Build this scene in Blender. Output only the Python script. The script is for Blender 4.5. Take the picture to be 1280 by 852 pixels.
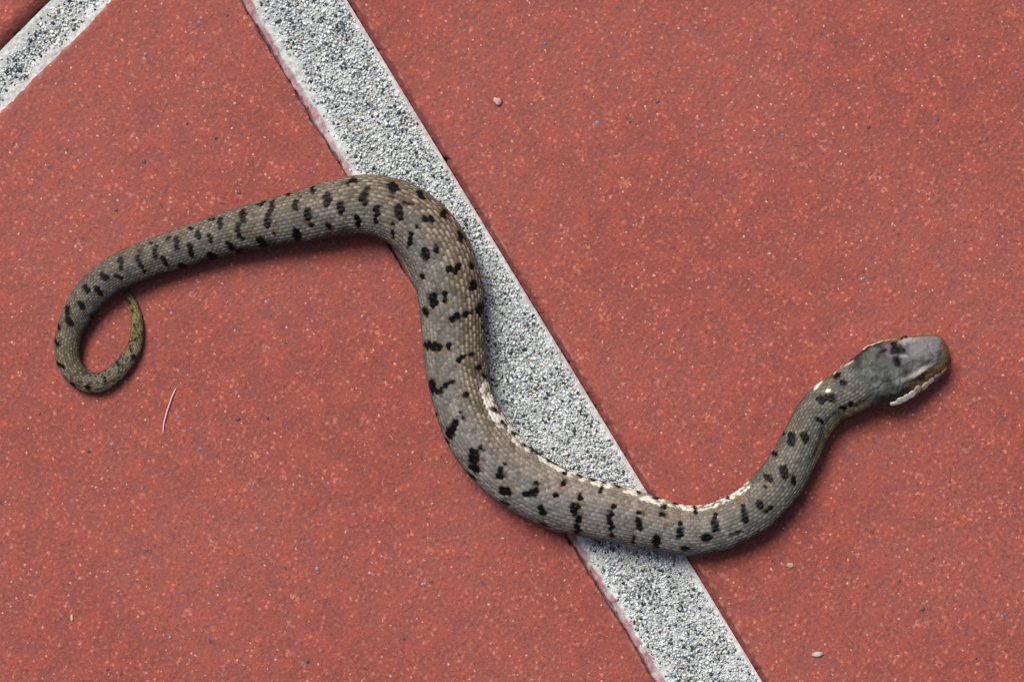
import bpy, math
import numpy as np
from mathutils import Vector, noise

# ------------------------------------------------------------------ camera, sky, sun
scene = bpy.context.scene
for o in list(bpy.data.objects):
    bpy.data.objects.remove(o)
U = 1.0e-4                       # one working unit = 0.1 mm
CAM_H = 0.35                     # camera height above the tiles (m)
cam_d = bpy.data.cameras.new("camera")
cam_d.sensor_width = 36.0
cam_d.lens = 36.0 * CAM_H / (1280 * U)
cam_d.clip_start = 0.01
cam_d.clip_end = 50.0
cam = bpy.data.objects.new("camera", cam_d)
cam.location = (0, 0, CAM_H)
scene.collection.objects.link(cam)
scene.camera = cam

SUN_EL, SUN_AZ = math.radians(54), math.radians(-33)      # azimuth from +Y towards +X
world = bpy.data.worlds.new("World")
scene.world = world
world.use_nodes = True
wn, wl = world.node_tree.nodes, world.node_tree.links
bg = wn["Background"]
sky = wn.new("ShaderNodeTexSky")
sky.sky_type = 'NISHITA'
sky.sun_disc = False
sky.sun_elevation = SUN_EL
sky.sun_rotation = SUN_AZ
sky.air_density = 1.0
sky.dust_density = 6.0
sky.ozone_density = 0.6
wl.new(sky.outputs[0], bg.inputs[0])
bg.inputs[1].default_value = 0.05
sun_d = bpy.data.lights.new("sun", 'SUN')
sun_d.energy = 2.3
sun_d.angle = math.radians(28)
sun_d.color = (1.0, 0.955, 0.89)
sun = bpy.data.objects.new("sun", sun_d)
sdir = Vector((math.cos(SUN_EL) * math.sin(SUN_AZ), math.cos(SUN_EL) * math.cos(SUN_AZ), math.sin(SUN_EL)))
sun.rotation_euler = sdir.to_track_quat('Z', 'Y').to_euler()
scene.collection.objects.link(sun)
vs = scene.view_settings
vs.view_transform = 'Standard'
vs.look = 'None'
vs.exposure = 0.42
vs.gamma = 1.0
vs.use_curve_mapping = False

rng = np.random.default_rng(7)
COL = scene.collection


# ------------------------------------------------------------------ helpers
def lin(r, g, b, k=1.0):
    f = lambda c: ((c / 255 + 0.055) / 1.055) ** 2.4 if c > 10 else c / 255 / 12.92
    return np.array([f(r) * k, f(g) * k, f(b) * k])


def W(x, y, z=0.0):
    """plan coordinates (0.1 mm, origin at the north-west corner of the view) to metres"""
    return ((x - 640) * U, (426 - y) * U, z * U)


def make_obj(name, verts, faces, mat, parent=None, smooth=True, colors=None, floats=None):
    me = bpy.data.meshes.new(name)
    verts = np.asarray(verts, dtype=np.float64)
    if isinstance(faces, np.ndarray):
        n = faces.shape[1]
        me.vertices.add(len(verts))
        me.vertices.foreach_set("co", verts.ravel())
        me.loops.add(faces.size)
        me.loops.foreach_set("vertex_index", faces.ravel().astype(np.int32))
        me.polygons.add(len(faces))
        me.polygons.foreach_set("loop_start", np.arange(0, faces.size, n, dtype=np.int32))
        me.update(calc_edges=True)
    else:
        me.from_pydata([tuple(v) for v in verts], [], faces)
    me.validate()
    if smooth:
        me.polygons.foreach_set("use_smooth", np.ones(len(me.polygons), dtype=bool))
    if colors is not None:
        a = me.attributes.new("tint", 'FLOAT_COLOR', 'POINT')
        c4 = np.ones((len(verts), 4)); c4[:, :3] = colors
        a.data.foreach_set("color", c4.ravel())
    for k, v in (floats or {}).items():
        a = me.attributes.new(k, 'FLOAT', 'POINT')
        a.data.foreach_set("value", np.asarray(v, dtype=np.float64))
    me.materials.append(mat)
    o = bpy.data.objects.new(name, me)
    COL.objects.link(o)
    if parent:
        o.parent = parent
    return o


def tag(o, label=None, cat=None, kind=None, group=None):
    if label: o["label"] = label
    if cat: o["category"] = cat
    if kind: o["kind"] = kind
    if group: o["group"] = group
    return o


class Nodes:
    def __init__(self, name):
        self.mat = bpy.data.materials.new(name)
        self.mat.use_nodes = True
        self.t = self.mat.node_tree
        self.bsdf = self.t.nodes["Principled BSDF"]

    def n(self, typ, **kw):
        nd = self.t.nodes.new("ShaderNode" + typ)
        for k, v in kw.items():
            setattr(nd, k, v)
        return nd

    def put(self, sock, v):
        if isinstance(v, bpy.types.NodeSocket):
            self.t.links.new(v, sock)
        elif v is not None:
            sock.default_value = v

    def math(self, op, a, b=None, c=None, clamp=False):
        nd = self.n("Math", operation=op, use_clamp=clamp)
        for i, v in enumerate((a, b, c)):
            if v is not None:
                self.put(nd.inputs[i], v)
        return nd.outputs[0]

    def coords(self, unit=1.0, stretch=(1, 1, 1), shift=(0, 0, 0)):
        tc = self.n("TexCoord")
        mp = self.n("Mapping")
        k = 1 / U / unit
        mp.inputs['Scale'].default_value = (k * stretch[0], k * stretch[1], k * stretch[2])
        mp.inputs['Location'].default_value = shift
        mp.inputs['Rotation'].default_value = (0, 0, 0.5 + unit * 0.37)
        self.t.links.new(tc.outputs['Object'], mp.inputs[0])
        return mp.outputs[0]

    def noise(self, unit, detail=3, rough=0.55, shift=(0, 0, 0)):
        nd = self.n("TexNoise", noise_dimensions='3D')
        nd.inputs['Scale'].default_value = 1.0
        nd.inputs['Detail'].default_value = detail
        nd.inputs['Roughness'].default_value = rough
        self.put(nd.inputs['Vector'], self.coords(unit, shift=shift))
        return nd.outputs[0]

    def ramp(self, v, a, b, lo=0.0, hi=1.0):
        nd = self.n("MapRange")
        nd.interpolation_type = 'SMOOTHSTEP'
        for i, q in enumerate((v, a, b, lo, hi)):
            self.put(nd.inputs[i], q)
        return nd.outputs[0]

    def mix(self, f, a, b, mode='MIX'):
        nd = self.n("Mix", data_type='RGBA', blend_type=mode)
        self.put(nd.inputs[0], f)
        for s, v in ((nd.inputs[6], a), (nd.inputs[7], b)):
            if isinstance(v, bpy.types.NodeSocket):
                self.t.links.new(v, s)
            else:
                s.default_value = (*[float(q) for q in v], 1.0)
        return nd.outputs[2]

    def specks(self, cell, radius, share, shift, warp=0.35):
        """isolated specks: share of the cells hold one of up to the given radius"""
        vec = self.coords(cell, stretch=(1, 1, 0.02), shift=shift)
        nz = self.n("TexNoise", noise_dimensions='2D'); nz.inputs['Scale'].default_value = 2.6; nz.inputs['Detail'].default_value = 1
        self.t.links.new(vec, nz.inputs['Vector'])
        off = self.n("VectorMath", operation='MULTIPLY_ADD')
        self.t.links.new(nz.outputs[1], off.inputs[0])
        off.inputs[1].default_value = (warp, warp, 0)
        self.t.links.new(vec, off.inputs[2])
        vo = self.n("TexVoronoi", feature='F1', voronoi_dimensions='2D'); vo.inputs['Scale'].default_value = 1.0
        self.t.links.new(off.outputs[0], vo.inputs['Vector'])
        sp = self.n("SeparateColor"); self.t.links.new(vo.outputs['Color'], sp.inputs[0])
        r = self.math('MULTIPLY', self.ramp(sp.outputs[0], 1 - share, 1.0, 0.25, 1.0), radius / cell)
        on = self.math('GREATER_THAN', sp.outputs[0], 1 - share)
        d = self.math('DIVIDE', vo.outputs['Distance'], r)
        return self.math('MULTIPLY', self.ramp(d, 1.0, 0.45), on), sp.outputs[1]

    def bump(self, h, dist, strength=1.0, normal=None):
        nd = self.n("Bump")
        nd.inputs['Strength'].default_value = strength
        nd.inputs['Distance'].default_value = dist * U
        self.put(nd.inputs['Height'], h)
        if normal is not None:
            self.t.links.new(normal, nd.inputs['Normal'])
        return nd.outputs[0]

    def out(self, color=None, rough=None, normal=None, spec=None):
        b = self.bsdf
        if color is not None:
            if isinstance(color, bpy.types.NodeSocket): self.t.links.new(color, b.inputs['Base Color'])
            else: b.inputs['Base Color'].default_value = (*[float(q) for q in color], 1)
        if rough is not None: self.put(b.inputs['Roughness'], rough)
        if normal is not None: self.t.links.new(normal, b.inputs['Normal'])
        if spec is not None: b.inputs['Specular IOR Level'].default_value = spec
        return self.mat


# ------------------------------------------------------------------ materials
KA = 0.80                         # albedo relative to the picture value


def tile_material(shift):
    m = Nodes("fired_clay")
    big = m.noise(260, 2, 0.5, shift)
    mid = m.noise(30, 3, 0.6, shift)
    fine = m.noise(5.0, 3, 0.7, shift)
    c = m.mix(m.ramp(big, 0.35, 0.65), lin(159, 80, 71, KA), lin(166, 90, 82, KA))
    c = m.mix(m.ramp(mid, 0.46, 0.62, 0.0, 0.8), c, lin(177, 88, 74, KA))
    c = m.mix(m.ramp(mid, 0.48, 0.32, 0.0, 0.6), c, lin(149, 82, 79, KA))
    c = m.mix(m.ramp(fine, 0.52, 0.72, 0.0, 0.8), c, lin(208, 124, 108, KA))
    c = m.mix(m.ramp(fine, 0.48, 0.32, 0.0, 0.7), c, lin(122, 60, 56, KA))
    # pale clay grains of three sizes, then darker ones
    dens = m.ramp(mid, 0.36, 0.62, 0.25, 1.0)
    s1, r1 = m.specks(8.0, 3.0, 0.42, shift, 0.5)
    c = m.mix(m.math('MULTIPLY', m.math('MULTIPLY', s1, dens), 0.6), c, m.mix(r1, lin(236, 164, 150, KA), lin(230, 122, 100, KA)))
    s2, r2 = m.specks(30.0, 7.0, 0.36, tuple(q + 3.3 for q in shift), 0.6)
    c = m.mix(m.math('MULTIPLY', m.math('MULTIPLY', s2, m.ramp(fine, 0.44, 0.60)), 0.6), c, m.mix(r2, lin(236, 150, 122, KA), lin(226, 138, 128, KA)))
    s3, r3 = m.specks(13.0, 1.7, 0.30, tuple(q + 7.7 for q in shift), 0.22)
    c = m.mix(m.math('MULTIPLY', s3, 0.75), c, m.mix(r3, lin(252, 210, 200, KA), lin(244, 166, 146, KA)))
    s4, r4 = m.specks(19.0, 2.5, 0.26, tuple(q + 1.9 for q in shift), 0.7)
    c = m.mix(m.math('MULTIPLY', s4, 0.75), c, m.mix(r4, lin(108, 84, 100, KA), lin(92, 52, 50, KA)))
    # worn, smeared arris, also painting the shade on the corner tile's bevel
    at = m.n("Attribute", attribute_name="edge")
    ew = m.math('MULTIPLY', at.outputs['Fac'], m.ramp(m.noise(9, 3, 0.6, shift), 0.25, 0.62, 0.35, 1.0))
    c = m.mix(ew, c, lin(124, 66, 64, KA))
    lp = m.n("Attribute", attribute_name="lip")
    c = m.mix(m.math('MULTIPLY', lp.outputs['Fac'], m.ramp(m.noise(12, 3, 0.6, shift), 0.45, 0.62)), c, lin(196, 132, 120, KA))
    h = m.math('ADD', m.math('MULTIPLY', fine, 1.0), m.math('MULTIPLY', mid, 1.6))
    return m.out(c, m.ramp(fine, 0.3, 0.7, 0.62, 0.82), m.bump(h, 1.3, 0.9), 0.35)


def tint_material(name, rough, fine_unit=2.0, amount=0.25, bump_d=0.3, spec=0.4):
    m = Nodes(name)
    at = m.n("Attribute", attribute_name="tint")
    nz = m.noise(fine_unit, 3, 0.6)
    f = m.ramp(nz, 0.25, 0.75, 1 - amount, 1 + amount)
    comb = m.n("CombineColor")
    for i in range(3): m.t.links.new(f, comb.inputs[i])
    c = m.mix(1.0, at.outputs['Color'], comb.outputs[0], 'MULTIPLY')
    return m.out(c, rough, m.bump(nz, bump_d, 0.8), spec)


M_CEMENT = tint_material("pale_cement", 0.9, 3.0, 0.22, 0.8, 0.2)
M_GRAIN = tint_material("sand_grains", 0.6, 3.5, 0.18, 0.3, 0.4)
M_GRIT = tint_material("dark_grit", 0.5, 2.5, 0.3, 0.4, 0.5)
M_CRUMB = tint_material("pale_crumb", 0.7, 3.0, 0.25, 0.5, 0.3)

m = Nodes("mortar_bed")
M_BED = m.out(m.mix(m.noise(20, 4), lin(130, 126, 120, KA), lin(170, 168, 160, KA)), 0.95, m.bump(m.noise(8, 4), 3.0), 0.2)
m = Nodes("pale_fibre")
M_FIBRE = m.out(m.mix(m.noise(14, 2), lin(252, 226, 216, 0.9), lin(244, 204, 192, 0.9)), 0.55, None, 0.4)

m = Nodes("snake_skin")
at = m.n("Attribute", attribute_name="tint")
nz = m.noise(1.6, 3, 0.6)
nb = m.noise(16, 3, 0.6)
f = m.math('MULTIPLY', m.ramp(nz, 0.25, 0.75, 0.80, 1.2), m.ramp(nb, 0.25, 0.75, 0.86, 1.14))
comb = m.n("CombineColor")
for i in range(3): m.t.links.new(f, comb.inputs[i])
M_SKIN = m.out(m.mix(1.0, at.outputs['Color'], comb.outputs[0], 'MULTIPLY'), m.ramp(nz, 0.3, 0.7, 0.40, 0.56), m.bump(nz, 0.25, 0.6), 0.13)
m = Nodes("eye")
M_EYE = m.out(m.mix(m.noise(3, 2), lin(16, 12, 10), lin(42, 28, 18)), 0.12, None, 0.6)
M_LIP = tint_material("lip_scale", 0.38, 2.0, 0.12, 0.2, 0.5)


# ------------------------------------------------------------------ vector noise for numpy work
def smooth_noise1(x, seed, period):
    r = np.random.default_rng(seed)
    tab = r.uniform(-1, 1, 4096)
    q = np.asarray(x) / period + 1000.0
    i = np.floor(q).astype(int); f = q - i
    f = f * f * (3 - 2 * f)
    return tab[i % 4096] * (1 - f) + tab[(i + 1) % 4096] * f


def smooth_noise2(x, y, seed, period):
    r = np.random.default_rng(seed)
    tab = r.uniform(-1, 1, (256, 256))
    qx = np.asarray(x) / period + 500.0; qy = np.asarray(y) / period + 500.0
    ix = np.floor(qx).astype(int); iy = np.floor(qy).astype(int)
    fx = qx - ix; fy = qy - iy
    fx = fx * fx * (3 - 2 * fx); fy = fy * fy * (3 - 2 * fy)
    g = lambda a, b: tab[a % 256, b % 256]
    return (g(ix, iy) * (1 - fx) + g(ix + 1, iy) * fx) * (1 - fy) + (g(ix, iy + 1) * (1 - fx) + g(ix + 1, iy + 1) * fx) * fy


# ------------------------------------------------------------------ floor: mortar bed, grout joints, tiles
fv = [W(-1800, -1800, -32), W(3000, -1800, -32), W(3000, 2400, -32), W(-1800, 2400, -32)]
floor = make_obj("floor", fv, [(3, 2, 1, 0)], M_BED, smooth=False)
tag(floor, "terracotta red paving tiles with pale grainy grout joints", kind="structure")

SL = 520 / 852.0                                   # slope of the wide joint
E1 = np.array([520.0, 852.0]); E1 /= np.linalg.norm(E1)      # along the wide joint (plan, y down)
N1 = np.array([E1[1], -E1[0]])                     # across it, towards the right-hand tile
P1 = np.array([300.0, 0.0])
W1 = 112.0
E2 = np.array([1.0, -1.0]) / math.sqrt(2)          # along the narrow joint
N2 = np.array([1.0, 1.0]) / math.sqrt(2)
P2 = np.array([32.5, 32.5])
W2 = 53.0


def lx(y, b=0.0):
    return 300 + SL * y + b * (432 - 300) / W1


def build_tile(poly, rings, seed, shift):
    """clay tile: jittered outline, rings = (inset, height, edge, lip)"""
    poly = np.array(poly, float)
    n = len(poly)
    area = 0.5 * sum(poly[i][0] * poly[(i + 1) % n][1] - poly[(i + 1) % n][0] * poly[i][1] for i in range(n))
    sgn = 1 if area > 0 else -1
    lines = []
    for i in range(n):
        a, b = poly[i], poly[(i + 1) % n]
        d = (b - a) / np.linalg.norm(b - a)
        lines.append((a, d, np.array([-d[1], d[0]]) * sgn))

    def corners(off):
        pts = []
        for i in range(n):
            a0, d0, n0 = lines[i - 1]; a1, d1, n1 = lines[i]
            A = np.array([[d0[0], -d1[0]], [d0[1], -d1[1]]])
            t = np.linalg.solve(A, (a1 + n1 * off) - (a0 + n0 * off))
            pts.append(a0 + n0 * off + d0 * t[0])
        return np.array(pts)
    params = []
    for i in range(n):
        a, b = poly[i], poly[(i + 1) % n]
        L = np.linalg.norm(b - a); t = 0.0; ts = []
        while t < L:
            ts.append(t / L)
            p = a + (b - a) * t / L
            near = -120 < p[0] < 1400 and -160 < p[1] < 980
            t += 1.6 if near else 30.0
        params.append(np.array(ts))
    V, edge, lip, cnt = [], [], [], None
    for k, (off, z, e, l) in enumerate(rings):
        c = corners(off)
        row = []
        zz = []
        for i in range(n):
            a, b = c[i], c[(i + 1) % n]
            s = params[i] * np.linalg.norm(poly[(i + 1) % n] - poly[i]) + 5000 * i
            j = 1.3 * smooth_noise1(s, seed, 60) + 0.9 * smooth_noise1(s, seed + 1, 17) + 0.6 * smooth_noise1(s, seed + 2, 5)
            chip = np.clip(smooth_noise1(s, seed + 3, 9) - 0.72, 0, 1) * 9 + np.clip(smooth_noise1(s, seed + 4, 26) - 0.8, 0, 1) * 12
            fall = max(0.0, 1 - off / 12.0)
            jit = (j + chip) * fall * np.clip(np.minimum(params[i], 1 - params[i]) * 40, 0, 1)
            pts = a + np.outer(params[i], b - a) + np.outer(jit, lines[i][2])
            row.append(pts)
            zn = 0.0 if (z == 0 or z < -20) else 1.0
            zz.append(z + zn * (0.5 * smooth_noise1(s + 37 * k, seed + 6, 7) * min(1, -z)) if zn else np.full(len(s), float(z)))
        row = np.concatenate(row); zz = np.concatenate(zz)
        cnt = len(row)
        V += [W(p[0], p[1], q) for p, q in zip(row, zz)]
        edge += [e] * cnt; lip += [l] * cnt
    F = []
    for k in range(len(rings) - 1):
        for i in range(cnt):
            j = (i + 1) % cnt
            q = (k * cnt + i, k * cnt + j, (k + 1) * cnt + j, (k + 1) * cnt + i)
            F.append(q if sgn < 0 else q[::-1])
    top = [(len(rings) - 1) * cnt + i for i in range(cnt)]
    F.append(top if sgn < 0 else top[::-1])
    o = make_obj("tile", V, F, tile_material(shift), floor, smooth=True, floats={"edge": edge, "lip": lip})
    o.data.polygons[len(F) - 1].use_smooth = False
    return o


tile_l = build_tile([(239, -99), (lx(2400), 2400), (-1800, 2400), (-1800, 1940)],
                    [(0, -31, .8, 0), (0.2, -6, .7, 0), (0.9, -2.0, .35, .3), (2.2, -0.6, .1, .9), (4.5, -0.1, 0, .25), (8, 0, 0, 0)],
                    11, (0.3, 1.7, 0))
tile_r = build_tile([(lx(-1800, W1), -1800), (3000, -1800), (3000, 2400), (lx(2400, W1), 2400)],
                    [(0, -31, 1, 0), (0.3, -7.5, 1, 0), (3, -5.0, .95, 0), (6.5, -3.2, .9, 0), (9, -1.2, .5, .9), (12, -0.3, .15, .2), (16, 0, 0, 0)],
                    23, (11.3, 4.1, 0))
tile_c = build_tile([(210.9, -145.9), (-1800, 1865), (-1800, -1800), (lx(-1800), -1800)],
                    [(0, -31, .9, 0), (0.6, -15, .9, 0), (5, -9, .7, 0), (10, -4.5, .5, 0), (15, -1.5, .3, 0), (20, -0.3, .1, 0), (25, 0, 0, 0)],  # edge weights paint the bevel's shade into the colour
                    37, (5.3, 9.1, 0))


def joint(name, P, E, N, width, a0, a1, seed, level, pink):
    step = 1.6
    a = np.arange(a0, a1, step); b = np.arange(-3, width + 3, step)
    A, B = np.meshgrid(a, b, indexing='ij')
    z = level + 1.1 * smooth_noise2(A, B, seed, 22) + 0.7 * smooth_noise2(A, B, seed + 1, 7) + 0.5 * smooth_noise2(A, B, seed + 2, 3.2)
    wob = 2.0 * smooth_noise1(A, seed + 3, 45) + 1.0 * smooth_noise1(A, seed + 4, 11)
    bright = 0.86 + 0.10 * smooth_noise2(A, B, seed + 5, 40) + 0.14 * smooth_noise2(A, B, seed + 6, 4) + 0.12 * smooth_noise2(A, B, seed + 16, 1.7)
    c = (lin(226, 230, 231, 0.9)[None, None, :] * bright[..., None])
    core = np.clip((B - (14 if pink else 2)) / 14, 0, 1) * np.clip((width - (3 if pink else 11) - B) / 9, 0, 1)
    c = c * (1 - 0.22 * core[..., None])  # cement greyed where grains pack, painting in the shadow gaps
    z = z - 1.2 * core
    if pink:
        pw = 9.0 + 1.0 * wob + 0.8 * smooth_noise1(A, seed + 8, 5)
        t = np.clip((pw - B) / 2.2 + 0.5, 0, 1)
        t *= np.clip(0.92 + 0.5 * smooth_noise2(A, B, seed + 9, 9), 0.35, 1)
        pk = lin(194, 148, 156, KA)[None, None, :] * (0.95 + 0.2 * smooth_noise2(A, B, seed + 10, 8) + 0.1 * smooth_noise2(A, B, seed + 14, 3))[..., None]
        pk = pk + (lin(182, 124, 128, KA) - lin(194, 148, 156, KA)) * np.clip(smooth_noise2(A, B, seed + 11, 60) * 0.7 + 0.5 * smooth_noise2(A, B, seed + 15, 11), 0, 1)[..., None]
        c = c * (1 - t[..., None]) + pk * t[..., None]
        z = z + t * 2.6
        crack = np.clip((1.9 + 1.6 * smooth_noise1(A, seed + 12, 23) + 1.0 * smooth_noise1(A, seed + 13, 5) - B) / 1.4, 0, 1)
        z = z - crack * 8
        c = c * (1 - 0.55 * crack[..., None])
    # faint red smear beside the far tile
    t = np.clip((B - (width - 4 + wob)) / 4, 0, 1) * (0.3 if pink else 0.2)
    c = c * (1 - t[..., None]) + lin(176, 120, 114, KA) * t[..., None]
    X = P[0] + A * E[0] + B * N[0]; Y = P[1] + A * E[1] + B * N[1]
    V = np.stack([(X - 640) * U, (426 - Y) * U, z * U], -1).reshape(-1, 3)
    na, nb_ = len(a), len(b)
    idx = np.arange(na * nb_).reshape(na, nb_)
    F = np.stack([idx[:-1, :-1], idx[:-1, 1:], idx[1:, 1:], idx[1:, :-1]], -1).reshape(-1, 4)
    v0, v1, v2 = V[F[0][0]], V[F[0][1]], V[F[0][2]]
    if np.cross(v1 - v0, v2 - v0)[2] < 0: F = F[:, ::-1]
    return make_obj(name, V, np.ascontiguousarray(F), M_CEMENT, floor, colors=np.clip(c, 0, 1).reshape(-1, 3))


def ico(sub):
    import bmesh
    bm = bmesh.new(); bmesh.ops.create_icosphere(bm, subdivisions=sub, radius=1.0)
    v = np.array([q.co[:] for q in bm.verts]); f = np.array([[q.index for q in p.verts] for p in bm.faces])
    bm.free(); return v, f


ICO_V, ICO_F = ico(2)          # 42 vertices, 80 triangles
GRAIN_V, GRAIN_F = ico(1)      # 12 vertices, 20 triangles


def blobs(pos, rad, cols, rough=0.22, flat=(0.55, 0.95), ICO_V=ICO_V, ICO_F=ICO_F):
    """angular grains at plan positions pos (x, y, z), one colour each"""
    n = len(pos)
    V = np.repeat(ICO_V[None], n, 0)
    V = V * (1 + rng.normal(0, rough, (n, len(ICO_V), 1)) * 0.6)
    V[..., 0] *= rng.uniform(0.7, 1.35, (n, 1)); V[..., 1] *= rng.uniform(0.7, 1.15, (n, 1)); V[..., 2] *= rng.uniform(*flat, (n, 1))
    ang = rng.uniform(0, 2 * math.pi, n); ti = rng.normal(0, 0.35, n)
    x, y, z = V[..., 0].copy(), V[..., 1].copy(), V[..., 2].copy()
    x, z = x * np.cos(ti)[:, None] - z * np.sin(ti)[:, None], x * np.sin(ti)[:, None] + z * np.cos(ti)[:, None]
    x, y = x * np.cos(ang)[:, None] - y * np.sin(ang)[:, None], x * np.sin(ang)[:, None] + y * np.cos(ang)[:, None]
    V = np.stack([x, y, z], -1) * np.asarray(rad)[:, None, None]
    P = np.asarray(pos, float)
    V[..., 0] += P[:, None, 0] - 640; V[..., 1] += 426 - P[:, None, 1]; V[..., 2] += P[:, None, 2]
    F = ICO_F[None] + (np.arange(n) * len(ICO_V))[:, None, None]
    C = np.repeat(np.asarray(cols)[:, None, :], len(ICO_V), 1)
    return (V * U).reshape(-1, 3), F.reshape(-1, 3), C.reshape(-1, 3)


def grain_colors(n, dark=0.17):
    c = np.zeros((n, 3)); u = rng.uniform(0, 1, n); v = rng.uniform(0.82, 1.12, (n, 1))
    pal = [(0.46, (240, 246, 248)), (0.64, (208, 216, 218)), (0.64 + 0.36 * (1 - dark / 0.36 * 1.0) * 0.5, (186, 194, 196)),
           (0.93 - dark * 0.45, (138, 150, 156)), (0.955, (66, 76, 86)), (0.972, (70, 92, 112)), (0.988, (196, 182, 150)), (1.01, (176, 150, 124))]
    prev = 0
    for lim, rgb in pal:
        mk = (u >= prev) & (u < lim); c[mk] = lin(*rgb, KA) if rgb[0] > 100 else lin(*rgb, 0.6); prev = max(prev, lim)
    return np.clip(c * v * 1.12, 0, 0.92)


def joint_grains(P, E, N, width, a0, a1, level, pad0, pad1, seed, cell=2.9, rmin=1.0, rmax=2.8, dark=0.17):
    aa = np.arange(a0, a1, cell); bb = np.arange(4, width, cell)
    A, B = np.meshgrid(aa, bb, indexing='ij')
    A = (A + rng.uniform(-0.5, 0.5, A.shape) * cell).ravel(); B = (B + rng.uniform(-0.5, 0.5, B.shape) * cell).ravel()
    lo = pad0 + 5 * smooth_noise1(A, seed, 60) + 3 * smooth_noise1(A, seed + 1, 14)
    hi = width - pad1 + 1 - 2 * smooth_noise1(A, seed + 2, 50) - 2 * smooth_noise1(A, seed + 3, 12)
    w = np.clip((B - lo) / 14, 0, 1) * np.clip((hi - B) / 2.5, 0, 1)
    dens = 0.95 + 0.35 * smooth_noise2(A, B, seed + 4, 30)
    inside = (B > 11.5) if pad0 > 10 else (B > 4)
    w = w ** 0.8
    keep = inside & (rng.uniform(0, 1, A.shape) < np.clip(w * dens + 0.16, 0, 1)) & (B < width - 3)
    A, B, w = A[keep], B[keep], w[keep]
    r = rmin + (rmax - rmin) * rng.beta(1.3, 2.6, len(A))
    z = level - 0.5 + rng.normal(0, 0.7, len(A)) - (1 - w) * 1.2
    X = P[0] + A * E[0] + B * N[0]; Y = P[1] + A * E[1] + B * N[1]
    V, F, C = blobs(np.stack([X, Y, z], -1), r, grain_colors(len(A), dark), ICO_V=GRAIN_V, ICO_F=GRAIN_F, rough=0.3)
    o = make_obj("grout_grains", V, F, M_GRAIN, floor, smooth=False, colors=C)
    tag(o, "tightly packed pale and dark sand grains of the grout", kind="stuff")
    return o


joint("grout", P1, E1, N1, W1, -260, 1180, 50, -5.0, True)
joint("grout", P2, E2, N2, W2, -260, 250, 70, -11.0, False)
joint_grains(P1, E1, N1, W1, -230, 1150, -4.6, 9, 0, 90)
joint_grains(P2, E2, N2, W2, -230, 225, -10.8, 1, 8, 120, dark=0.3)

# dark grit baked into the clay
G = []
for ox, oy, k, pts in (
    (0, 480, 2.286, [(412, 248), (575, 185), (585, 135), (652, 138), (765, 97), (510, 95), (680, 100), (1016, 128), (253, 190), (1010, 372), (882, 450), (620, 578), (578, 705), (485, 722), (310, 815), (172, 660), (832, 622), (1147, 628), (1213, 570), (1010, 565), (970, 588), (880, 793), (905, 525), (920, 550), (1155, 728), (380, 560), (515, 595), (755, 190), (115, 80), (320, 172), (900, 620), (735, 412)]),
    (0, 0, 2.286, [(412, 462), (455, 435), (535, 355), (475, 300), (618, 395), (610, 240), (650, 45), (568, 65), (362, 168), (685, 552), (415, 155), (560, 452), (330, 600), (250, 155)]),
    (480, 0, 1.6, [(625, 350), (970, 255), (953, 190), (1107, 240), (465, 15), (607, 62), (1127, 78), (323, 88), (427, 245), (547, 203), (797, 270), (627, 255), (960, 555), (400, 190), (620, 295), (1265, 145), (493, 243), (1035, 370), (160, 62), (755, 297), (1090, 280)]),
        (860, 620, 3.048, [(305, 440), (803, 322), (895, 430), (1100, 620)]),
):
    G += [(ox + x / k, oy + y / k) for x, y in pts]
G = np.array(G)
right = (G[:, 0] - lx(G[:, 1])) * N1[0] > W1
for mask, tl in ((~right, tile_l), (right, tile_r)):
    g = G[mask]; n = len(g)
    r = rng.uniform(2.1, 3.9, n)
    base = np.array([lin(120, 116, 134), lin(84, 78, 88), lin(146, 138, 150), lin(100, 72, 76)])[rng.integers(0, 4, n)] * KA
    V, F, C = blobs(np.column_stack([g, -0.5 * r]), r, base)
    tag(make_obj("grit", V, F, M_GRIT, tl, colors=C), kind="stuff")


# ------------------------------------------------------------------ the snake
# centre line in plan with half widths, tail tip to snout
CL = [(152, 355, 2.0), (158, 364, 3.2), (164, 375, 4.6), (170, 393, 6.3), (171.5, 412, 7.6), (168, 433, 8.8), (158, 452, 9.8),
      (142, 468, 10.6), (124, 478, 11.6), (107, 476, 12.6), (93, 465, 13.4), (84.5, 446, 14.4), (85, 425, 15.6), (91, 404, 17.4),
      (102, 383, 19.2), (120, 361, 20.8), (146, 341.5, 22.2), (176, 328, 23.0), (209, 316, 23.5), (265, 298, 25.5), (316, 284, 28.5),
      (372, 272, 31.5), (420, 261, 34.5), (462, 256, 36), (499, 266, 37.5), (528, 288, 39), (547, 316, 40), (558, 345, 40.2), (564, 378, 39),
      (566.5, 412, 38), (569, 450, 37), (576, 487, 36.5), (589, 525, 37.5), (609, 558, 38.5), (636, 587, 38.5), (668, 609, 38),
      (702, 625.5, 37), (740, 635.5, 35), (780, 644, 33.5), (818, 653.5, 31.5), (853, 662, 30), (888, 660.5, 29.5), (920, 649.5, 30),
      (950, 630, 30), (974, 604, 29.5), (991, 577, 27.5), (1005, 549, 26), (1020, 521, 26), (1037, 503, 26.5), (1056, 492, 28),
      (1075, 481, 32), (1090, 473.5, 38.5), (1103, 467.5, 43), (1118, 461, 43), (1135, 454, 39.5), (1150, 448, 34.5), (1163, 443, 31),
      (1172.5, 439.2, 27), (1179, 436.7, 21), (1183.2, 434.9, 13.5), (1185, 434.2, 1.2)]
CLP = np.array(CL)
HEAD_I = 49                                        # control point where the neck meets the head


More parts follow.
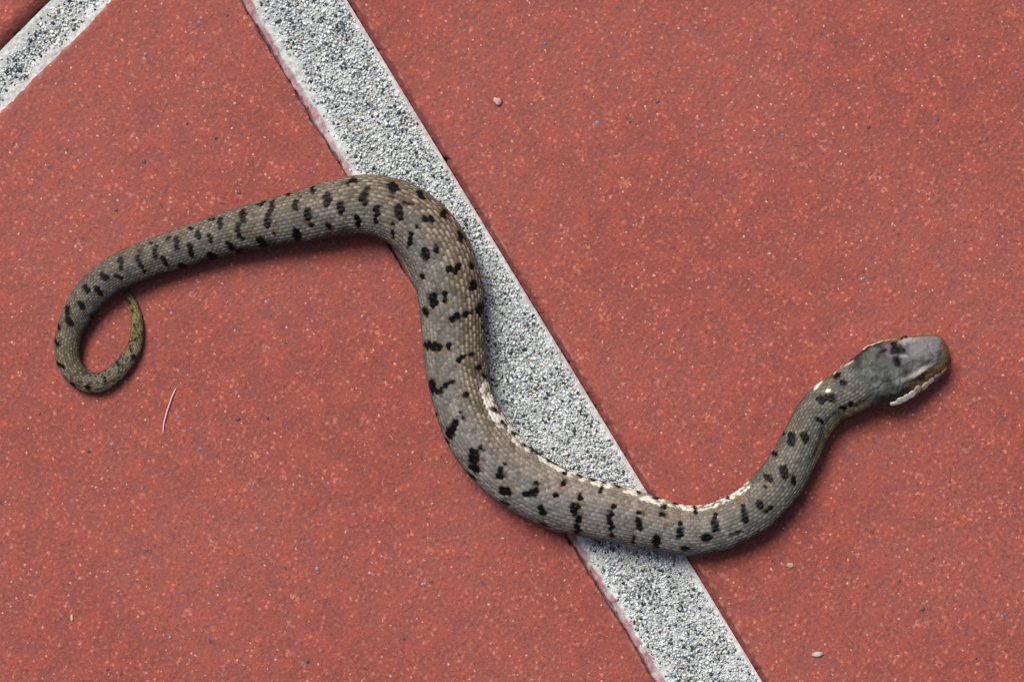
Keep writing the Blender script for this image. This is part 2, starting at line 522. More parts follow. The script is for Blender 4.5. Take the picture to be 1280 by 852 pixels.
def spline(P, per=24):
    """centripetal-like cubic Hermite through the control points, then even resampling"""
    n = len(P)
    d = np.linalg.norm(np.diff(P[:, :2], axis=0), axis=1)
    t = np.concatenate([[0], np.cumsum(d)])
    m_ = np.zeros_like(P)
    for i in range(1, n - 1):
        h0, h1 = t[i] - t[i - 1], t[i + 1] - t[i]
        m_[i] = ((P[i] - P[i - 1]) / h0 * h1 + (P[i + 1] - P[i]) / h1 * h0) / (h0 + h1)
    m_[0] = (P[1] - P[0]) / (t[1] - t[0]); m_[-1] = (P[-1] - P[-2]) / (t[-1] - t[-2])
    out, tt = [], []
    for i in range(n - 1):
        h = t[i + 1] - t[i]
        u = np.linspace(0, 1, per, endpoint=False)[:, None]
        out.append((2 * u**3 - 3 * u**2 + 1) * P[i] + (u**3 - 2 * u**2 + u) * h * m_[i] + (-2 * u**3 + 3 * u**2) * P[i + 1] + (u**3 - u**2) * h * m_[i + 1])
        tt.append(i + u[:, 0])
    out.append(P[-1:]); tt.append([n - 1])
    return np.concatenate(out), np.concatenate(tt)


dense, dtt = spline(CLP)
arc = np.concatenate([[0], np.cumsum(np.linalg.norm(np.diff(dense[:, :2], axis=0), axis=1))])
LEN = arc[-1]
S_HEAD = np.interp(HEAD_I, dtt, arc)
S_JAW = np.interp(HEAD_I + 2.5, dtt, arc)
NS = 1650
s = np.linspace(0, 1, NS) * LEN
s = np.where(s > LEN - 4, LEN - (LEN - s) ** 2 / 4.0, s)       # finer towards the snout tip
cx = np.interp(s, arc, dense[:, 0]); cy = np.interp(s, arc, dense[:, 1]); hw = np.maximum(np.interp(s, arc, dense[:, 2]), 0.6)
tx = np.gradient(cx, s + np.arange(NS) * 1e-6); ty = np.gradient(cy, s + np.arange(NS) * 1e-6)
ker = np.hanning(21); ker /= ker.sum()
pad = lambda q: np.convolve(np.concatenate([np.full(10, q[0]), q, np.full(10, q[-1])]), ker, 'valid')
tx, ty = pad(tx), pad(ty)
tl = np.hypot(tx, ty); tx /= tl; ty /= tl
nx, ny = -ty, tx                                   # plan (y down): to the animal's right

smst = lambda e0, e1, q: (lambda u: u * u * (3 - 2 * u))(np.clip((q - e0) / (e1 - e0), 0, 1))
hb = smst(S_HEAD + 4, S_JAW, s)                    # 0 body .. 1 head section
uh = np.clip((s - S_HEAD) / (LEN - S_HEAD), 0, 1)
hh_body = hw * 0.86
hh_head = np.interp(uh, [0, .3, .5, .7, .85, .95, .985, 1.0], [24, 26, 25, 22, 18.5, 14, 9, 1.0])
hh = hh_body * (1 - hb) + hh_head * hb
# height of the axis above the tiles: the body rests, the head is held just clear
lift = 3.0 * smst(S_HEAD - 60, S_JAW, s) + 2.0 * smst(S_JAW, LEN, s)
over = 3.0 * np.exp(-((s - np.interp(16, dtt, arc)) / 30.0) ** 2)
zc = hh * np.where(hb > 0, 1 - 0.03 * hb, 1.0) - 0.7 + lift + over
zc = pad(zc)
zc[-60:] = np.linspace(zc[-61], zc[-61] - 2.5, 60)
roll = math.radians(-20) * hb                      # head tipped a little on to its left side

# cross sections: angle from the top, positive to the right
NT = 300
th = np.linspace(-math.pi, math.pi, NT, endpoint=False)
ex = 2.0 + 0.25 * (np.cos(th) < 0)
bx = np.sign(np.sin(th)) * np.abs(np.sin(th)) ** (2 / ex); by = np.sign(np.cos(th)) * np.abs(np.cos(th)) ** (2 / ex)
# head: flat crown, ridge over the eye, sloping cheek, lip, lower jaw
hk = np.radians([0, 16, 32, 46, 60, 76, 92, 104, 112, 128, 150, 180])
hX = np.array([0, .28, .52, .69, .80, .90, .98, 1.0, .95, .80, .45, 0])
hY = np.array([1.0, .99, .93, .76, .46, .12, -.16, -.36, -.46, -.70, -.93, -1.0])
at_ = np.abs(th)
hx = np.interp(at_, hk, hX) * np.sign(th); hy = np.interp(at_, hk, hY)
kk = np.hanning(15); kk /= kk.sum()
hx = np.convolve(np.concatenate([hx[-7:], hx, hx[:7]]), kk, 'valid'); hy = np.convolve(np.concatenate([hy[-7:], hy, hy[:7]]), kk, 'valid')

TH, S = np.meshgrid(th, s)
HB = hb[:, None]
LX = (bx[None] * (1 - HB) + hx[None] * HB) * hw[:, None]
LY = (by[None] * (1 - HB) + hy[None] * HB) * hh[:, None]

# ---- scale relief -----------------------------------------------------------
tail_zone = hw < 16.5
i_sw = np.argmax(~tail_zone)
NCOL = np.where(np.arange(NS) < i_sw, 26, 42)[:, None]
per = np.where(np.arange(NS) < i_sw, np.maximum(0.36 * hw, 2.2), 0.245 * hw)
per = np.where(s > S_HEAD - 40, np.minimum(per, 6.5), per)
ph = np.concatenate([[0], np.cumsum(np.diff(s) / per[:-1])])[:, None]
g = (TH + math.pi) / (2 * math.pi) * NCOL
wob = 0.12 * smooth_noise2(S, TH * 30, 301, 14)
f = ph + wob + 0 * g
g = g + 0.10 * smooth_noise2(S + 99, TH * 30, 302, 11)
best = np.full(S.shape, -9.0); bs = np.zeros(S.shape); bt = np.zeros(S.shape); bid = np.zeros(S.shape, int); ba = np.zeros(S.shape); bb_ = np.zeros(S.shape)
g0 = np.floor(g)
for dc in (0, 1):
    gc = g0 + dc
    odd = (gc.astype(int) % 2) * 0.5
    fc0 = np.floor(f - odd)
    for df in (0, 1):
        fc = fc0 + df + odd
        a_ = f - fc; b_ = g - gc
        body = 1 - np.abs(b_) ** 1.7 * 1.15 - np.abs(a_ / 0.72) ** 2.6
        h = 0.42 * (1 - b_ ** 2) - 0.55 * a_ + 0.30 * np.exp(-(b_ / 0.16) ** 2) * (np.abs(a_) < 0.7) + np.minimum(body, 0.25) * 1.1
        up = h > best
        best = np.where(up, h, best); ba = np.where(up, a_, ba); bb_ = np.where(up, b_, bb_)
        bid = np.where(up, (gc.astype(int) % NCOL) * 4001 + np.round(fc * 2).astype(int), bid)
        bs = np.where(up, fc, bs); bt = np.where(up, gc / NCOL * 2 * math.pi - math.pi, bt)
bs_s = np.interp(bs, ph[:, 0], s)                   # arc position of the owning scale's centre
colw = 2 * math.pi * hw[:, None] / NCOL
relief = np.clip(best, -0.6, 1.2) * colw * 0.31
seam = np.exp(-((np.arange(NS) - i_sw) / 4.0) ** 2)[:, None]
headfade = 1 - smst(S_HEAD + 12, S_HEAD + 34, S)
relief *= (1 - seam) * headfade * np.where(np.abs(TH) > 2.2, 0.35, 1.0)

# head shields (forward 0..1, lateral -1..1) separated by fine grooves
SH = np.array([(.20, .0), (.24, .34), (.24, -.34), (.16, .60), (.16, -.60), (.40, .22), (.40, -.22), (.36, .62), (.36, -.62), (.60, .0), (.61, .36), (.61, -.36),
               (.77, .17), (.77, -.17), (.90, .15), (.90, -.15), (.99, 0), (.50, .80), (.50, -.80), (.68, .72), (.68, -.72), (.82, .6), (.82, -.6), (.30, .85), (.30, -.85)])
UH = uh[:, None] + 0 * TH
LAT = LX / np.maximum(hw[:, None], 1)
top = (np.abs(TH) < 1.75) & (UH > 0.05)
d1 = np.full(S.shape, 9.0); d2 = np.full(S.shape, 9.0); shid = np.zeros(S.shape, int)
sel = np.where(top.any(1))[0]
r0 = sel[0]
for k, (u_, l_) in enumerate(SH):
    dd = np.hypot((UH[r0:] - u_) * 2.2, (LAT[r0:] - l_) * 1.0 + 0.04 * smooth_noise2(S[r0:], LAT[r0:] * 40, 400, 9))
    n1 = dd < d1[r0:]
    d2[r0:] = np.where(n1, d1[r0:], np.minimum(d2[r0:], dd)); shid[r0:] = np.where(n1, k, shid[r0:]); d1[r0:] = np.where(n1, dd, d1[r0:])
groove = np.exp(-((d2 - d1) / 0.030) ** 2) * top * (1 - headfade)
relief -= groove * 0.8
relief += (0.55 * smooth_noise2(S, TH * 30, 411, 3.6) + 0.35 * smooth_noise2(S, TH * 40, 413, 1.8) + 0.55 * smooth_noise2(S, TH * 30, 412, 11)) * (1 - headfade)
jawb = np.exp(-((np.abs(TH) - 1.15) / 0.45) ** 2) * np.exp(-((UH - .36) / .09) ** 2)
relief += jawb * 1.4
relief += np.exp(-((TH + 1.0) / 0.35) ** 2) * np.exp(-((UH - .70) / .05) ** 2) * 2.4 - np.exp(-((TH + 1.0) / 0.5) ** 2) * np.exp(-((UH - .57) / .05) ** 2) * 1.8
# brow ridge, mouth line and eye socket
brow = np.exp(-((np.abs(TH) - 0.66) / 0.10) ** 2) * np.exp(-((UH - .64) / .16) ** 2) * (1 - headfade)
relief += brow * 3.2
relief -= np.exp(-((np.abs(TH) - 1.93) / 0.05) ** 2) * 2.0 * smst(S_HEAD + 20, S_HEAD + 40, S)
relief -= np.exp(-((np.abs(TH) - 0.98) / 0.17) ** 2) * np.exp(-((UH - .665) / .055) ** 2) * 2.2 * (1 - headfade)
relief *= np.clip((LEN - S) / 5.0, 0, 1)

sN0, sN1 = np.interp(45.3, dtt, arc), S_HEAD + 22
NECK = smst(sN0 - 8, sN0 + 14, S) * smst(sN1 + 10, sN1 - 8, S)
crease = np.exp(-((TH - 0.70 - 0.16 * smooth_noise1(S, 431, 16) - 0.07 * smooth_noise1(S, 432, 5)) / 0.17) ** 2) * NECK
relief -= crease * 2.2
relief += np.exp(-((TH - 1.05) / 0.2) ** 2) * NECK * 2.0
# lumps along the body, then place everything
LX = LX * (1 + 0.012 * smooth_noise2(S, TH * 25, 420, 26)); LY = LY * (1 + 0.012 * smooth_noise2(S, TH * 25, 421, 26))
rad = np.hypot(LX, LY) + 1e-6
LX = LX + relief * LX / rad; LY = LY + relief * LY / rad
flatz = -zc[:, None] + 0.25
cr, sr = np.cos(roll)[:, None], np.sin(roll)[:, None]
LX, LY = LX * cr + LY * sr, -LX * sr + LY * cr
LY = np.maximum(LY, flatz)
K = (CAM_H / U - zc) / (CAM_H / U)                  # plan sizes were taken at the tile plane
PX = ((cx - 640) * K)[:, None] + nx[:, None] * LX * K[:, None]
PY = -(((cy - 426) * K)[:, None] + ny[:, None] * LX * K[:, None])
PZ = zc[:, None] + LY
BODY = np.stack([PX, PY, PZ], -1)

# ---- pattern -----------------------------------------------------------------
Z = {1: (60, 320, 4.73), 2: (140, 250, 6.4), 3: (300, 210, 7.744), 4: (440, 210, 5.678), 5: (510, 340, 5.325),
     6: (540, 480, 5.0125), 7: (640, 560, 6.085), 8: (760, 540, 4.571), 9: (920, 440, 3.873), 10: (1060, 395, 6.09), 0: (0, 0, 1.0)}
BLACK = {
    1: [(240,185,250,205,36),(305,190,320,220,34),(205,275,220,300,34),(125,310,130,335,30),(130,370,150,400,34),(70,410,75,420,22),(50,500,75,515,24),(60,630,100,645,20),(140,740,150,790,16),(340,110,360,125,36),(415,115,445,130,26),(440,20,455,65,26),(540,15,580,80,22),(240,765,245,775,22),(340,715,345,740,18),(415,630,425,645,20),(265,350,275,360,24),(485,270,490,280,12),(500,320,505,330,10),(515,405,520,420,12),(520,490,520,500,12),(490,530,495,560,10),(505,590,515,600,20)],
    2: [(95,470,100,545,34),(225,455,280,570,30),(360,405,370,455,40),(430,460,450,510,40),(535,320,540,385,40),(640,360,660,440,44),(710,260,710,300,44),(800,285,815,340,36),(880,160,890,220,44),(1070,110,1070,170,44),(1030,200,1035,280,44),(955,350,970,385,50),(1060,300,1070,310,30),(640,230,660,235,26),(460,315,480,310,26),(325,350,340,345,22),(230,415,250,410,22),(365,372,380,372,18),(800,165,830,155,22),(1210,45,1230,25,30),(800,440,830,470,60),(1200,320,1230,350,60),(70,600,90,640,44),(1010,400,1040,400,40),(570,520,590,530,50)],
    3: [(45,440,50,520,60),(340,340,320,420,44),(310,440,290,560,60),(200,370,240,340,30),(560,345,560,400,64),(590,285,600,290,26),(470,265,490,265,40),(680,430,680,495,70),(700,540,720,560,40),(720,210,725,240,44),(870,285,865,345,76),(1000,370,1000,430,70),(1100,140,1070,180,34),(1120,120,1130,140,40),(1150,490,1165,560,50),(560,620,570,660,80),(870,550,880,570,60),(340,630,350,640,36),(220,690,230,730,60)],
    4: [(115,165,110,180,36),(95,210,105,240,60),(200,295,190,340,50),(180,370,190,380,36),(340,300,350,350,60),(300,140,310,160,56),(280,215,300,215,24),(390,260,425,275,26),(490,190,500,225,36),(520,385,575,385,46),(470,425,480,440,22),(430,490,430,540,46),(405,560,405,570,22),(535,600,535,640,56),(605,560,605,605,32),(690,740,760,715,44),(645,350,660,330,36),(510,770,515,790,40),(300,400,315,415,22),(300,450,305,500,20),(50,360,60,400,46),(770,490,780,520,36),(845,700,850,720,26),(850,830,860,840,40)],
    5: [(170,170,180,220,60),(120,260,130,280,44),(250,140,250,200,26),(300,320,330,310,56),(340,310,420,280,30),(140,495,210,505,54),(220,495,230,500,34),(275,490,280,520,28),(110,30,110,50,36),(270,10,310,5,30),(425,110,440,100,40),(470,270,490,240,50),(340,590,345,590,34),(370,570,430,550,26),(460,640,465,645,40),(170,740,180,790,44),(190,785,220,790,36),(230,770,300,730,28),(375,820,390,815,36),(490,370,490,380,26),(500,700,520,700,26)],
    6: [(150,240,120,320,42),(185,180,205,210,18),(275,420,270,470,50),(270,510,290,530,50),(310,390,330,410,18),(205,65,215,70,28),(440,530,460,500,30),(425,570,445,575,44),(460,660,485,665,50),(600,680,650,685,36),(640,660,650,660,40),(690,760,710,800,40),(740,770,740,770,20),(640,605,680,620,16),(770,685,780,690,22),(230,560,280,590,20),(95,350,105,370,20),(25,190,30,200,16),(450,730,480,745,20),(385,150,400,170,20),(440,240,460,260,26),(500,310,520,320,20),(620,400,640,410,24),(660,420,690,430,18),(735,490,750,490,20),(570,380,580,390,16)],
    7: [(385,270,400,255,44),(400,200,410,190,30),(320,345,335,345,20),(515,355,520,380,36),(480,430,485,470,64),(510,510,520,540,48),(500,570,505,620,50),(780,430,765,450,36),(745,480,740,540,44),(755,560,755,600,44),(760,640,770,650,30),(985,485,960,490,30),(965,540,965,590,52),(1140,490,1155,500,36),(1155,440,1160,445,36),(660,350,690,290,24),(1100,670,1100,730,60),(930,660,930,710,26),(180,260,220,270,16),(220,550,280,580,18),(270,90,290,110,22),(330,115,350,125,18),(500,200,540,220,20),(600,225,640,235,18),(690,265,710,270,20),(800,280,830,290,18),(960,340,980,345,20),(1080,375,1110,385,18)],
    8: [(500,430,500,460,28),(610,460,605,480,26),(605,510,610,540,44),(410,510,415,520,26),(410,555,410,575,46),(275,600,275,640,44),(545,595,570,590,44),(770,420,775,490,36),(855,395,860,420,34),(685,370,690,375,22),(890,440,935,410,18),(430,650,445,655,28),(905,250,920,260,44),(895,300,900,305,24),(995,200,1000,240,44),(1050,250,1050,270,36),(1045,20,1045,50,46),(1110,10,1120,30,44),(950,115,955,115,24),(700,570,760,550,16),(380,405,400,400,14)],
    9: [(405,220,410,230,36),(455,210,460,225,34),(505,265,515,270,30),(550,240,555,250,28),(510,145,515,150,30),(480,120,495,110,22),(430,215,440,215,24),(390,320,410,330,20),(185,485,190,490,20),(225,385,225,390,12)],
}
OCHRE = {4: [(265,225,310,225,22),(460,425,475,445,30),(640,595,640,600,18)], 7: [(300,340,360,350,24),(760,420,800,425,26),(960,480,1000,490,26),(370,300,390,290,24)],
         8: [(600,455,625,450,26),(410,500,430,510,24),(750,375,770,375,30),(420,650,440,650,26)], 3: [(830,235,900,225,22),(680,540,720,540,26),(150,620,160,630,30)], 5: [(265,200,275,220,30),(180,530,230,530,26),(250,520,260,540,22)]}
WHITE = {0: [(604,484,609,498,11),(609,498,626,527,11),(626,527,651,552,11),(651,552,684,575,10),(684,575,713,590,9),(713,590,745,602,8),(745,602,785,611,8),(786,609,804,620,7),(804,620,830,629,7),(830,629,852,632.5,7),(852,632.5,884,630,7),(884,630,908,618,6),(908,619,934,603,7),(1043,466,1053,459,2.2),(1058,457,1067,451,2.2),(1019,485,1027,477,1.8)],
         7: [(560,383,605,368,18)], 9: [(432,186,446,186,12)]}
PURPLE = {10: [(352,222,362,262,34),(350,300,410,300,44),(372,370,380,408,40),(255,310,295,287,4),(398,262,402,275,10)]}
LAV = {10: [(500,190,640,190,150),(520,300,620,260,130)]}

# plan point -> (arc position, angle)
def to_surface(x, y):
    i = int(np.argmin((cx - x) ** 2 + (cy - y) ** 2 + np.where(np.arange(NS) < 5, 1e6, 0)))
    t = ((x - cx[i]) * nx[i] + (y - cy[i]) * ny[i]) / hw[i]
    return s[i], math.asin(max(-0.985, min(0.985, t))), hw[i]


pat_s = np.where(headfade > 0.5, bs_s * 0.5 + S * 0.5, S)
pat_t = np.where(headfade > 0.5, bt * 0.5 + TH * 0.5, TH)
head_t = np.arcsin(np.clip(LAT, -1, 1)) * np.where(np.abs(TH) < 1.8, 1, 3)
pat_t = pat_t * (1 - HB) + head_t * HB
jn = 0.8 * smooth_noise2(S, TH * 35, 500, 3.5)


LATP = lambda q: np.where(np.abs(q) < math.pi / 2, np.sin(np.clip(q, -1.571, 1.571)), np.sign(q) * (1 + (np.abs(q) - math.pi / 2) * 0.8))


def mask(groups, soft=1.0, grow=0.0, raw=False):
    out = np.zeros(S.shape)
    ps, pt = (S, TH) if raw else (pat_s, pat_t)
    for zid, lst in groups.items():
        ox, oy, k = Z[zid]
        for x0, y0, x1, y1, w in lst:
            A = to_surface(ox + x0 / k, oy + y0 / k); B = to_surface(ox + x1 / k, oy + y1 / k)
            if abs(A[0] - B[0]) > 60: continue
            R = 0.5 * (A[2] + B[2]); w = w / k
            lo = np.searchsorted(s, min(A[0], B[0]) - w - 14); hi = np.searchsorted(s, max(A[0], B[0]) + w + 14)
            if hi <= lo: continue
            qs = ps[lo:hi]; qt = LATP(pt[lo:hi]) * R
            ax, ay, bx_, by_ = A[0], math.sin(A[1]) * R, B[0], math.sin(B[1]) * R
            L2 = (bx_ - ax) ** 2 + (by_ - ay) ** 2 + 1e-6
            u = np.clip(((qs - ax) * (bx_ - ax) + (qt - ay) * (by_ - ay)) / L2, 0, 1)
            d = np.hypot(qs - ax - u * (bx_ - ax), qt - ay - u * (by_ - ay)) + jn[lo:hi]
            v = np.clip((w * 0.5 + grow - d) / soft + 0.5, 0, 1) * (np.abs(pt[lo:hi]) < 2.2)
            out[lo:hi] = np.maximum(out[lo:hi], v)
    return out


def C(*rgb): return lin(*rgb, KA)


def blend(base, m_, col):
    return base * (1 - m_[..., None]) + col * m_[..., None]


hash1 = np.sin(bid * 12.9898) * 43758.5453; hash1 = hash1 - np.floor(hash1)
hash2 = np.sin(bid * 78.233 + 3.1) * 12543.127; hash2 = hash2 - np.floor(hash2)
ST = lambda *kv: np.interp(S, *zip(*kv))
def s_at(x, y): return to_surface(x, y)[0]
sA, sB, sC, sD, sE, sF = s_at(95, 460), s_at(150, 340), s_at(460, 256), s_at(566, 412), s_at(640, 590), s_at(850, 661)
keys = [(0, C(134, 122, 62)), (np.interp(4.5, dtt, arc), C(126, 114, 58)), (np.interp(6, dtt, arc), C(104, 96, 72)), (np.interp(8, dtt, arc), C(124, 114, 98)), (sA, C(128, 116, 94)), (s_at(86, 425), C(114, 106, 80)),
        (s_at(102, 383), C(108, 105, 102)), (sB, C(116, 113, 112)), (s_at(300, 288), C(132, 128, 122)), (sC, C(148, 143, 136)), (sD, C(154, 149, 142)), (sE, C(158, 154, 150)), (s_at(740, 636), C(156, 152, 150)), (sF, C(150, 149, 147)),
        (s_at(950, 630), C(130, 130, 122)), (s_at(1010, 540), C(114, 115, 106)), (S_HEAD, C(118, 120, 112)), (S_JAW, C(116, 120, 114)), (LEN, C(136, 132, 132))]
ks = np.array([k[0] for k in keys]); kc = np.array([k[1] for k in keys])
base = np.stack([np.interp(S, ks, kc[:, i]) for i in range(3)], -1)
base = base * ST((0, .75), (sA, .62), (sB, .44), (s_at(300, 288), .44), (sC, .52), (sD, .58), (sE, .64), (sF, .58), (s_at(950, 630), .50), (S_HEAD, .54), (LEN, .66))[..., None] * np.array([0.97, 1.0, 1.05])
# browner back, most of it on the animal's left as it lies
bt_n = pat_t + 0.22 * smooth_noise2(S, TH * 40, 510, 30)
brown = smst(0.10, -0.45, bt_n) * ST((0, .2), (sB, .25), (sC - 40, .45), (sC, .85), (sD, 1), (sE - 60, 1), (sE, .35), (sF, .2), (LEN, 0)) * headfade
base = blend(base, np.clip(brown, 0, 1) * 0.85, C(98, 79, 58))
pinkz = smst(-0.05, -0.5, bt_n) * ST((0, 0), (sE - 90, 0), (sE - 20, 1), (sF, .9), (sF + 60, .2), (LEN, 0))
base = blend(base, np.clip(pinkz, 0, 1) * 0.6, C(154, 140, 130))
olive = smst(0.25, 0.8, np.abs(smooth_noise2(S, TH * 40, 512, 22))) * headfade
base = blend(base, olive * 0.15, C(104, 94, 60))
# each scale its own shade, glints painted on keel and tip, darker gaps between
base = base * (0.78 + 0.44 * hash1[..., None] * headfade[..., None] + 0.14 * (1 - headfade[..., None]))
tip = np.exp(-(bb_ / 0.30) ** 2) * smst(0.35, -0.45, ba)
base = blend(base, tip * headfade * (0.32 * (0.3 + hash1) + 0.5 * np.clip(brown, 0, 1) * (hash2 > 0.35)), C(206, 196, 180))
gap = smst(0.38, 0.0, best) * headfade
base = base * (1 - 0.72 * gap[..., None])
# flank low down and belly
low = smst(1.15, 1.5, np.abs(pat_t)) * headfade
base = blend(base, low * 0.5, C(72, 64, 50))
belly = smst(1.75, 2.0, np.abs(TH))
bel = np.where((smooth_noise2(S, TH * 30, 520, 12) > 0.1)[..., None], C(54, 54, 58), C(196, 188, 160))
base = base * (1 - belly[..., None]) + bel * belly[..., None]
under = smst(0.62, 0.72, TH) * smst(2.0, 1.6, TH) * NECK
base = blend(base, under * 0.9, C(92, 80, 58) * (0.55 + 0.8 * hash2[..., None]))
base = base * (1 - 0.3 * crease[..., None])  # shade of the neck fold darkened into the colour
# right flank's shade painted in scale by scale, with black belly pigment
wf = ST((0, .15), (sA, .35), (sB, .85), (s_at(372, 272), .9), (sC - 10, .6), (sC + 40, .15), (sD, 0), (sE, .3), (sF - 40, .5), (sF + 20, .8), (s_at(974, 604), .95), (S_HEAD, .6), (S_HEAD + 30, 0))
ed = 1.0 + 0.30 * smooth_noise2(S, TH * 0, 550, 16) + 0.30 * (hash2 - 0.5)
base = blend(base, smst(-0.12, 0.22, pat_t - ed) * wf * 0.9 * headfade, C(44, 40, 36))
tailm = smst(sA + 20, sA - 30, S)
base = base * (1 - 0.55 * (tailm * (hash1 < 0.28) * (1 - 0.6 * smst(30, 10, S)))[..., None])
# markings
MW = mask(WHITE, 1.2, 0.6)  # pale scale edge, with white glints painted into the colour
base = blend(base, np.clip(MW * np.where(hash2 > 0.36, 1.0, 0.15) * (1 - 0.8 * gap), 0, 1), C(254, 248, 236))
halo = mask(BLACK, 3.0, 1.6) * (smooth_noise2(S, TH * 40, 530, 9) > -0.05) * headfade
base = blend(base, np.clip(halo * 0.42, 0, 1), C(112, 86, 44))
base = blend(base, mask(OCHRE, 3.0, -0.6) * 0.6, C(140, 96, 40))
fleck = (smooth_noise2(S, TH * 38, 560, 5.5) > 0.55) * (hash1 > 0.35) * headfade
base = blend(base, fleck * 0.5, C(74, 58, 36))
BM = mask(BLACK, 2.2, 0.1)
base = blend(base, np.clip(BM * 1.1, 0, 0.98), C(4, 4, 5))
# head
hm = 1 - headfade
g2 = np.sin(shid * 45.1) * 0.5 + 0.5
base = base * (1 - hm[..., None] * (0.10 - 0.2 * g2[..., None]))
base = base * (1 - 0.28 * groove[..., None])
mott = smooth_noise2(S, LAT * 40, 540, 8) * hm
base = base * (1 + 0.62 * mott[..., None])
base = base * (1 + 0.34 * (smooth_noise2(S, LAT * 40, 541, 3.2) * hm)[..., None])
base = blend(base, mask(LAV, 6) * 0.8 * hm, C(136, 133, 136))
cheek = smst(0.66, 0.80, TH) * smst(1.75, 1.6, TH) + smst(-0.66, -0.80, TH) * smst(-1.75, -1.6, TH)
base = blend(base, cheek * hm * smst(.46, .60, UH) * 0.9, C(128, 100, 66))
base = blend(base, cheek * hm * smst(.60, .46, UH) * smst(0.1, .24, UH) * smst(0.88, 1.0, np.abs(TH)) * 0.85, C(50, 43, 37))
rim = np.exp(-((np.abs(TH) - 0.60) / 0.07) ** 2) * np.exp(-((UH - .66) / .12) ** 2) * hm
base = blend(base, rim * 0.75, C(190, 182, 172))
mouth = np.exp(-((np.abs(TH) - 1.93) / 0.06) ** 2) * hm
base = blend(base, mouth * 0.9, C(26, 20, 18))
tipb = smst(.90, .955, UH) * smst(-0.5, 0.1, TH) + smst(.955, .985, UH)
base = blend(base, np.clip(tipb, 0, 1) * hm * 0.85, C(104, 82, 56))
base = blend(base, mask({10: [(330, 300, 400, 330, 150)]}, 10) * 0.5 * hm * (smooth_noise2(S, LAT * 40, 545, 5) > -0.2), C(118, 98, 116))
base = blend(base, mask({10: [(410, 340, 440, 350, 26), (425, 245, 435, 250, 20)]}, 4) * 0.8 * hm, C(176, 172, 178))
base = blend(base, mask(PURPLE, 3.5, 1.3) * hm * 0.97, C(16, 5, 17))

idx = np.arange(NS * NT).reshape(NS, NT)
r1 = np.roll(idx, -1, axis=1)
F = np.stack([idx[:-1], idx[1:], r1[1:], r1[:-1]], -1).reshape(-1, 4)
V = BODY.reshape(-1, 3) * U
v0, v1, v2 = V[F[NT * 700 + NT // 2]][:3]
if np.cross(v1 - v0, v2 - v0)[2] < 0: F = F[:, ::-1]

snake = bpy.data.objects.new("snake", None)
snake.empty_display_size = 0.01
COL.objects.link(snake)
i0 = NS // 2
snake.location = (V[idx[i0, NT // 2]][0], V[idx[i0, NT // 2]][1], 0)
tag(snake, "small grey-brown snake with black bars lying in an S curve across the grout", "snake")
inv = -np.array(snake.location)
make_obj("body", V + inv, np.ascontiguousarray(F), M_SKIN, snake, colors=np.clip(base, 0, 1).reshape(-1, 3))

# eyes and lip scales sit on the head surface
def at_head(u_, theta):
    i = int(np.argmin(np.abs(uh - u_) + (uh <= 0) * 9)); j = int(np.argmin(np.abs(th - theta)))
    p = BODY[i, j]; e1 = BODY[min(i + 6, NS - 1), j] - BODY[i - 6, j]; e2 = BODY[i, (j + 3) % NT] - BODY[i, j - 3]
    e1 = e1 / np.linalg.norm(e1); nn = np.cross(e1, e2); nn /= np.linalg.norm(nn)
    ctr = np.array([(cx[i] - 640) * K[i], -(cy[i] - 426) * K[i], zc[i]])
    if np.dot(nn, p - ctr) < 0: nn = -nn
    e2 = np.cross(nn, e1)
    return p, e1, e2, nn


SPH_V, SPH_F = ico(3)
for sg in (1, -1):
    p, e1, e2, nn = at_head(.665, sg * 0.98)
    q = p - nn * 0.6
    vv = q + SPH_V[:, :1] * e1 * 5.2 + SPH_V[:, 1:2] * e2 * 4.4 + SPH_V[:, 2:] * nn * 3.4
    make_obj("eye", vv * U + inv, SPH_F, M_EYE, snake)
LIPS = [(.350, 1.44, 4.6), (.408, 1.43, 6.8), (.468, 1.42, 7.8), (.535, 1.42, 7.8), (.605, 1.42, 7.2), (.675, 1.45, 6.2), (.745, 1.45, 5.6), (.815, 1.45, 5.0), (.88, 1.46, 4.0)]
for sg in (1, -1):
    for k, (u_, t_, hl) in enumerate(LIPS):
        hl *= rng.uniform(0.82, 1.12); t_ += rng.uniform(-0.012, 0.012)
        p, e1, e2, nn = at_head(u_, sg * t_)
        e1 = e1 * (LEN - S_HEAD) * 0.0385
        ab = np.abs(SPH_V)
        sq = SPH_V / np.maximum((ab[:, :1] ** 3 + ab[:, 1:2] ** 3 + ab[:, 2:] ** 3) ** (1 / 3), 1e-6)
        vv = p - nn * 0.1 + sq[:, :1] * e1 + sq[:, 1:2] * e2 * hl * 0.8 + sq[:, 2:] * nn * 1.2
        f_ = k / (len(LIPS) - 1) if sg > 0 else min(1.0, 0.1 + k / 4.0)
        cc = C(250, 246, 236) * rng.uniform(0.85, 1.08) * (1 - f_) ** 0.8 + C(150, 126, 90) * (1 - (1 - f_) ** 0.8)
        edge_d = np.clip(np.abs(SPH_V[:, 0]) - 0.72, 0, 1)[:, None] * 2.6
        make_obj("lip_scale", vv * U + inv, SPH_F, M_LIP, snake, colors=np.clip(cc * (1 - 0.6 * edge_d), 0, 1))


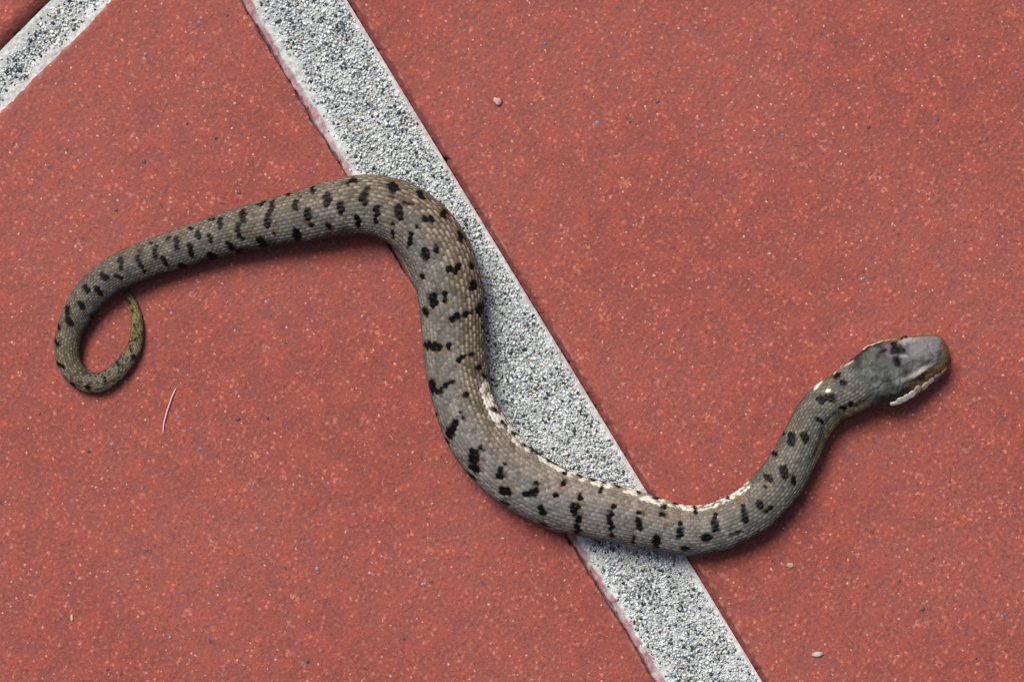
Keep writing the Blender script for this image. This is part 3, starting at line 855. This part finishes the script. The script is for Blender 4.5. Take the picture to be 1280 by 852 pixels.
# ------------------------------------------------------------------ small loose things on the tiles
def tube(name, pts, r, mat, label, cat):
    pts = np.array(pts, float)
    tt = np.linspace(0, len(pts) - 1, 40)
    Q = np.stack([np.interp(tt, np.arange(len(pts)), pts[:, i]) for i in range(3)], -1)
    for _ in range(3): Q[1:-1] = (Q[:-2] + 2 * Q[1:-1] + Q[2:]) / 4
    T = np.gradient(Q, axis=0); T /= np.linalg.norm(T, axis=1)[:, None]
    A = np.cross(T, [0, 0, 1.0]); A /= np.linalg.norm(A, axis=1)[:, None]
    Bv = np.cross(A, T)
    n = 8; vv = []
    taper = r * np.clip(np.minimum(np.arange(40) / 6, (39 - np.arange(40)) / 6) + 0.35, 0, 1)
    for i in range(40):
        for k in range(n):
            a = 2 * math.pi * k / n
            q = Q[i] + taper[i] * (math.cos(a) * A[i] + math.sin(a) * Bv[i])
            vv.append(W(*q))
    ff = [(i * n + k, i * n + (k + 1) % n, (i + 1) * n + (k + 1) % n, (i + 1) * n + k) for i in range(39) for k in range(n)]
    ff += [tuple(range(n))[::-1], tuple(39 * n + k for k in range(n))]
    o = make_obj(name, vv, ff, mat)
    return tag(o, label, cat)


tube("fibre", [(220.5, 484, 1.2), (215, 496, 2.6), (209, 514, 3.0), (205, 529, 2.4), (204, 542, 1.0)], 0.75, M_FIBRE,
     "thin pale curved fibre on the red tile below the snake's curled tail", "fibre")


def crumb(name, x, y, r, sc, rot, rgb, label, cat, rough=0.12):
    v = ICO_V * (1 + rng.normal(0, rough, (len(ICO_V), 1))) * np.array([sc[0], sc[1], sc[2]]) * r
    c_, s_ = math.cos(rot), math.sin(rot)
    v = np.stack([v[:, 0] * c_ - v[:, 1] * s_, v[:, 0] * s_ + v[:, 1] * c_, v[:, 2]], -1)
    v[:, 2] += -v[:, 2].min() - 0.5
    vv = (v + np.array([x - 640, 426 - y, 0])) * U
    tag(make_obj(name, vv, ICO_F, M_CRUMB, colors=np.tile(lin(*rgb, KA), (len(v), 1))), label, cat)


crumb("seed_husk", 90, 772, 4.0, (0.45, 1.1, 0.4), 0.1, (232, 214, 178), "tiny cream husk on the red tile near the lower left corner", "husk")
crumb("mortar_crumb", 622, 127, 5.0, (1.15, 0.9, 0.45), -0.9, (224, 168, 156), "pale pinkish mortar crumb on the tile right of the wide joint's upper end", "crumb", 0.2)
crumb("mortar_crumb", 1022, 817, 5.5, (1.3, 0.7, 0.4), 0.1, (206, 196, 198), "whitish oval mortar crumb on the tile near the lower right corner", "crumb", 0.16)
crumb("mortar_crumb", 988, 706, 3.4, (1.2, 0.9, 0.25), 0.4, (206, 162, 138), "small tan mortar crumb on the tile just below the snake's forward bend", "crumb", 0.28)
for o in bpy.data.objects:
    if o.name.startswith("mortar_crumb"): o["group"] = "mortar crumbs on the right tile"
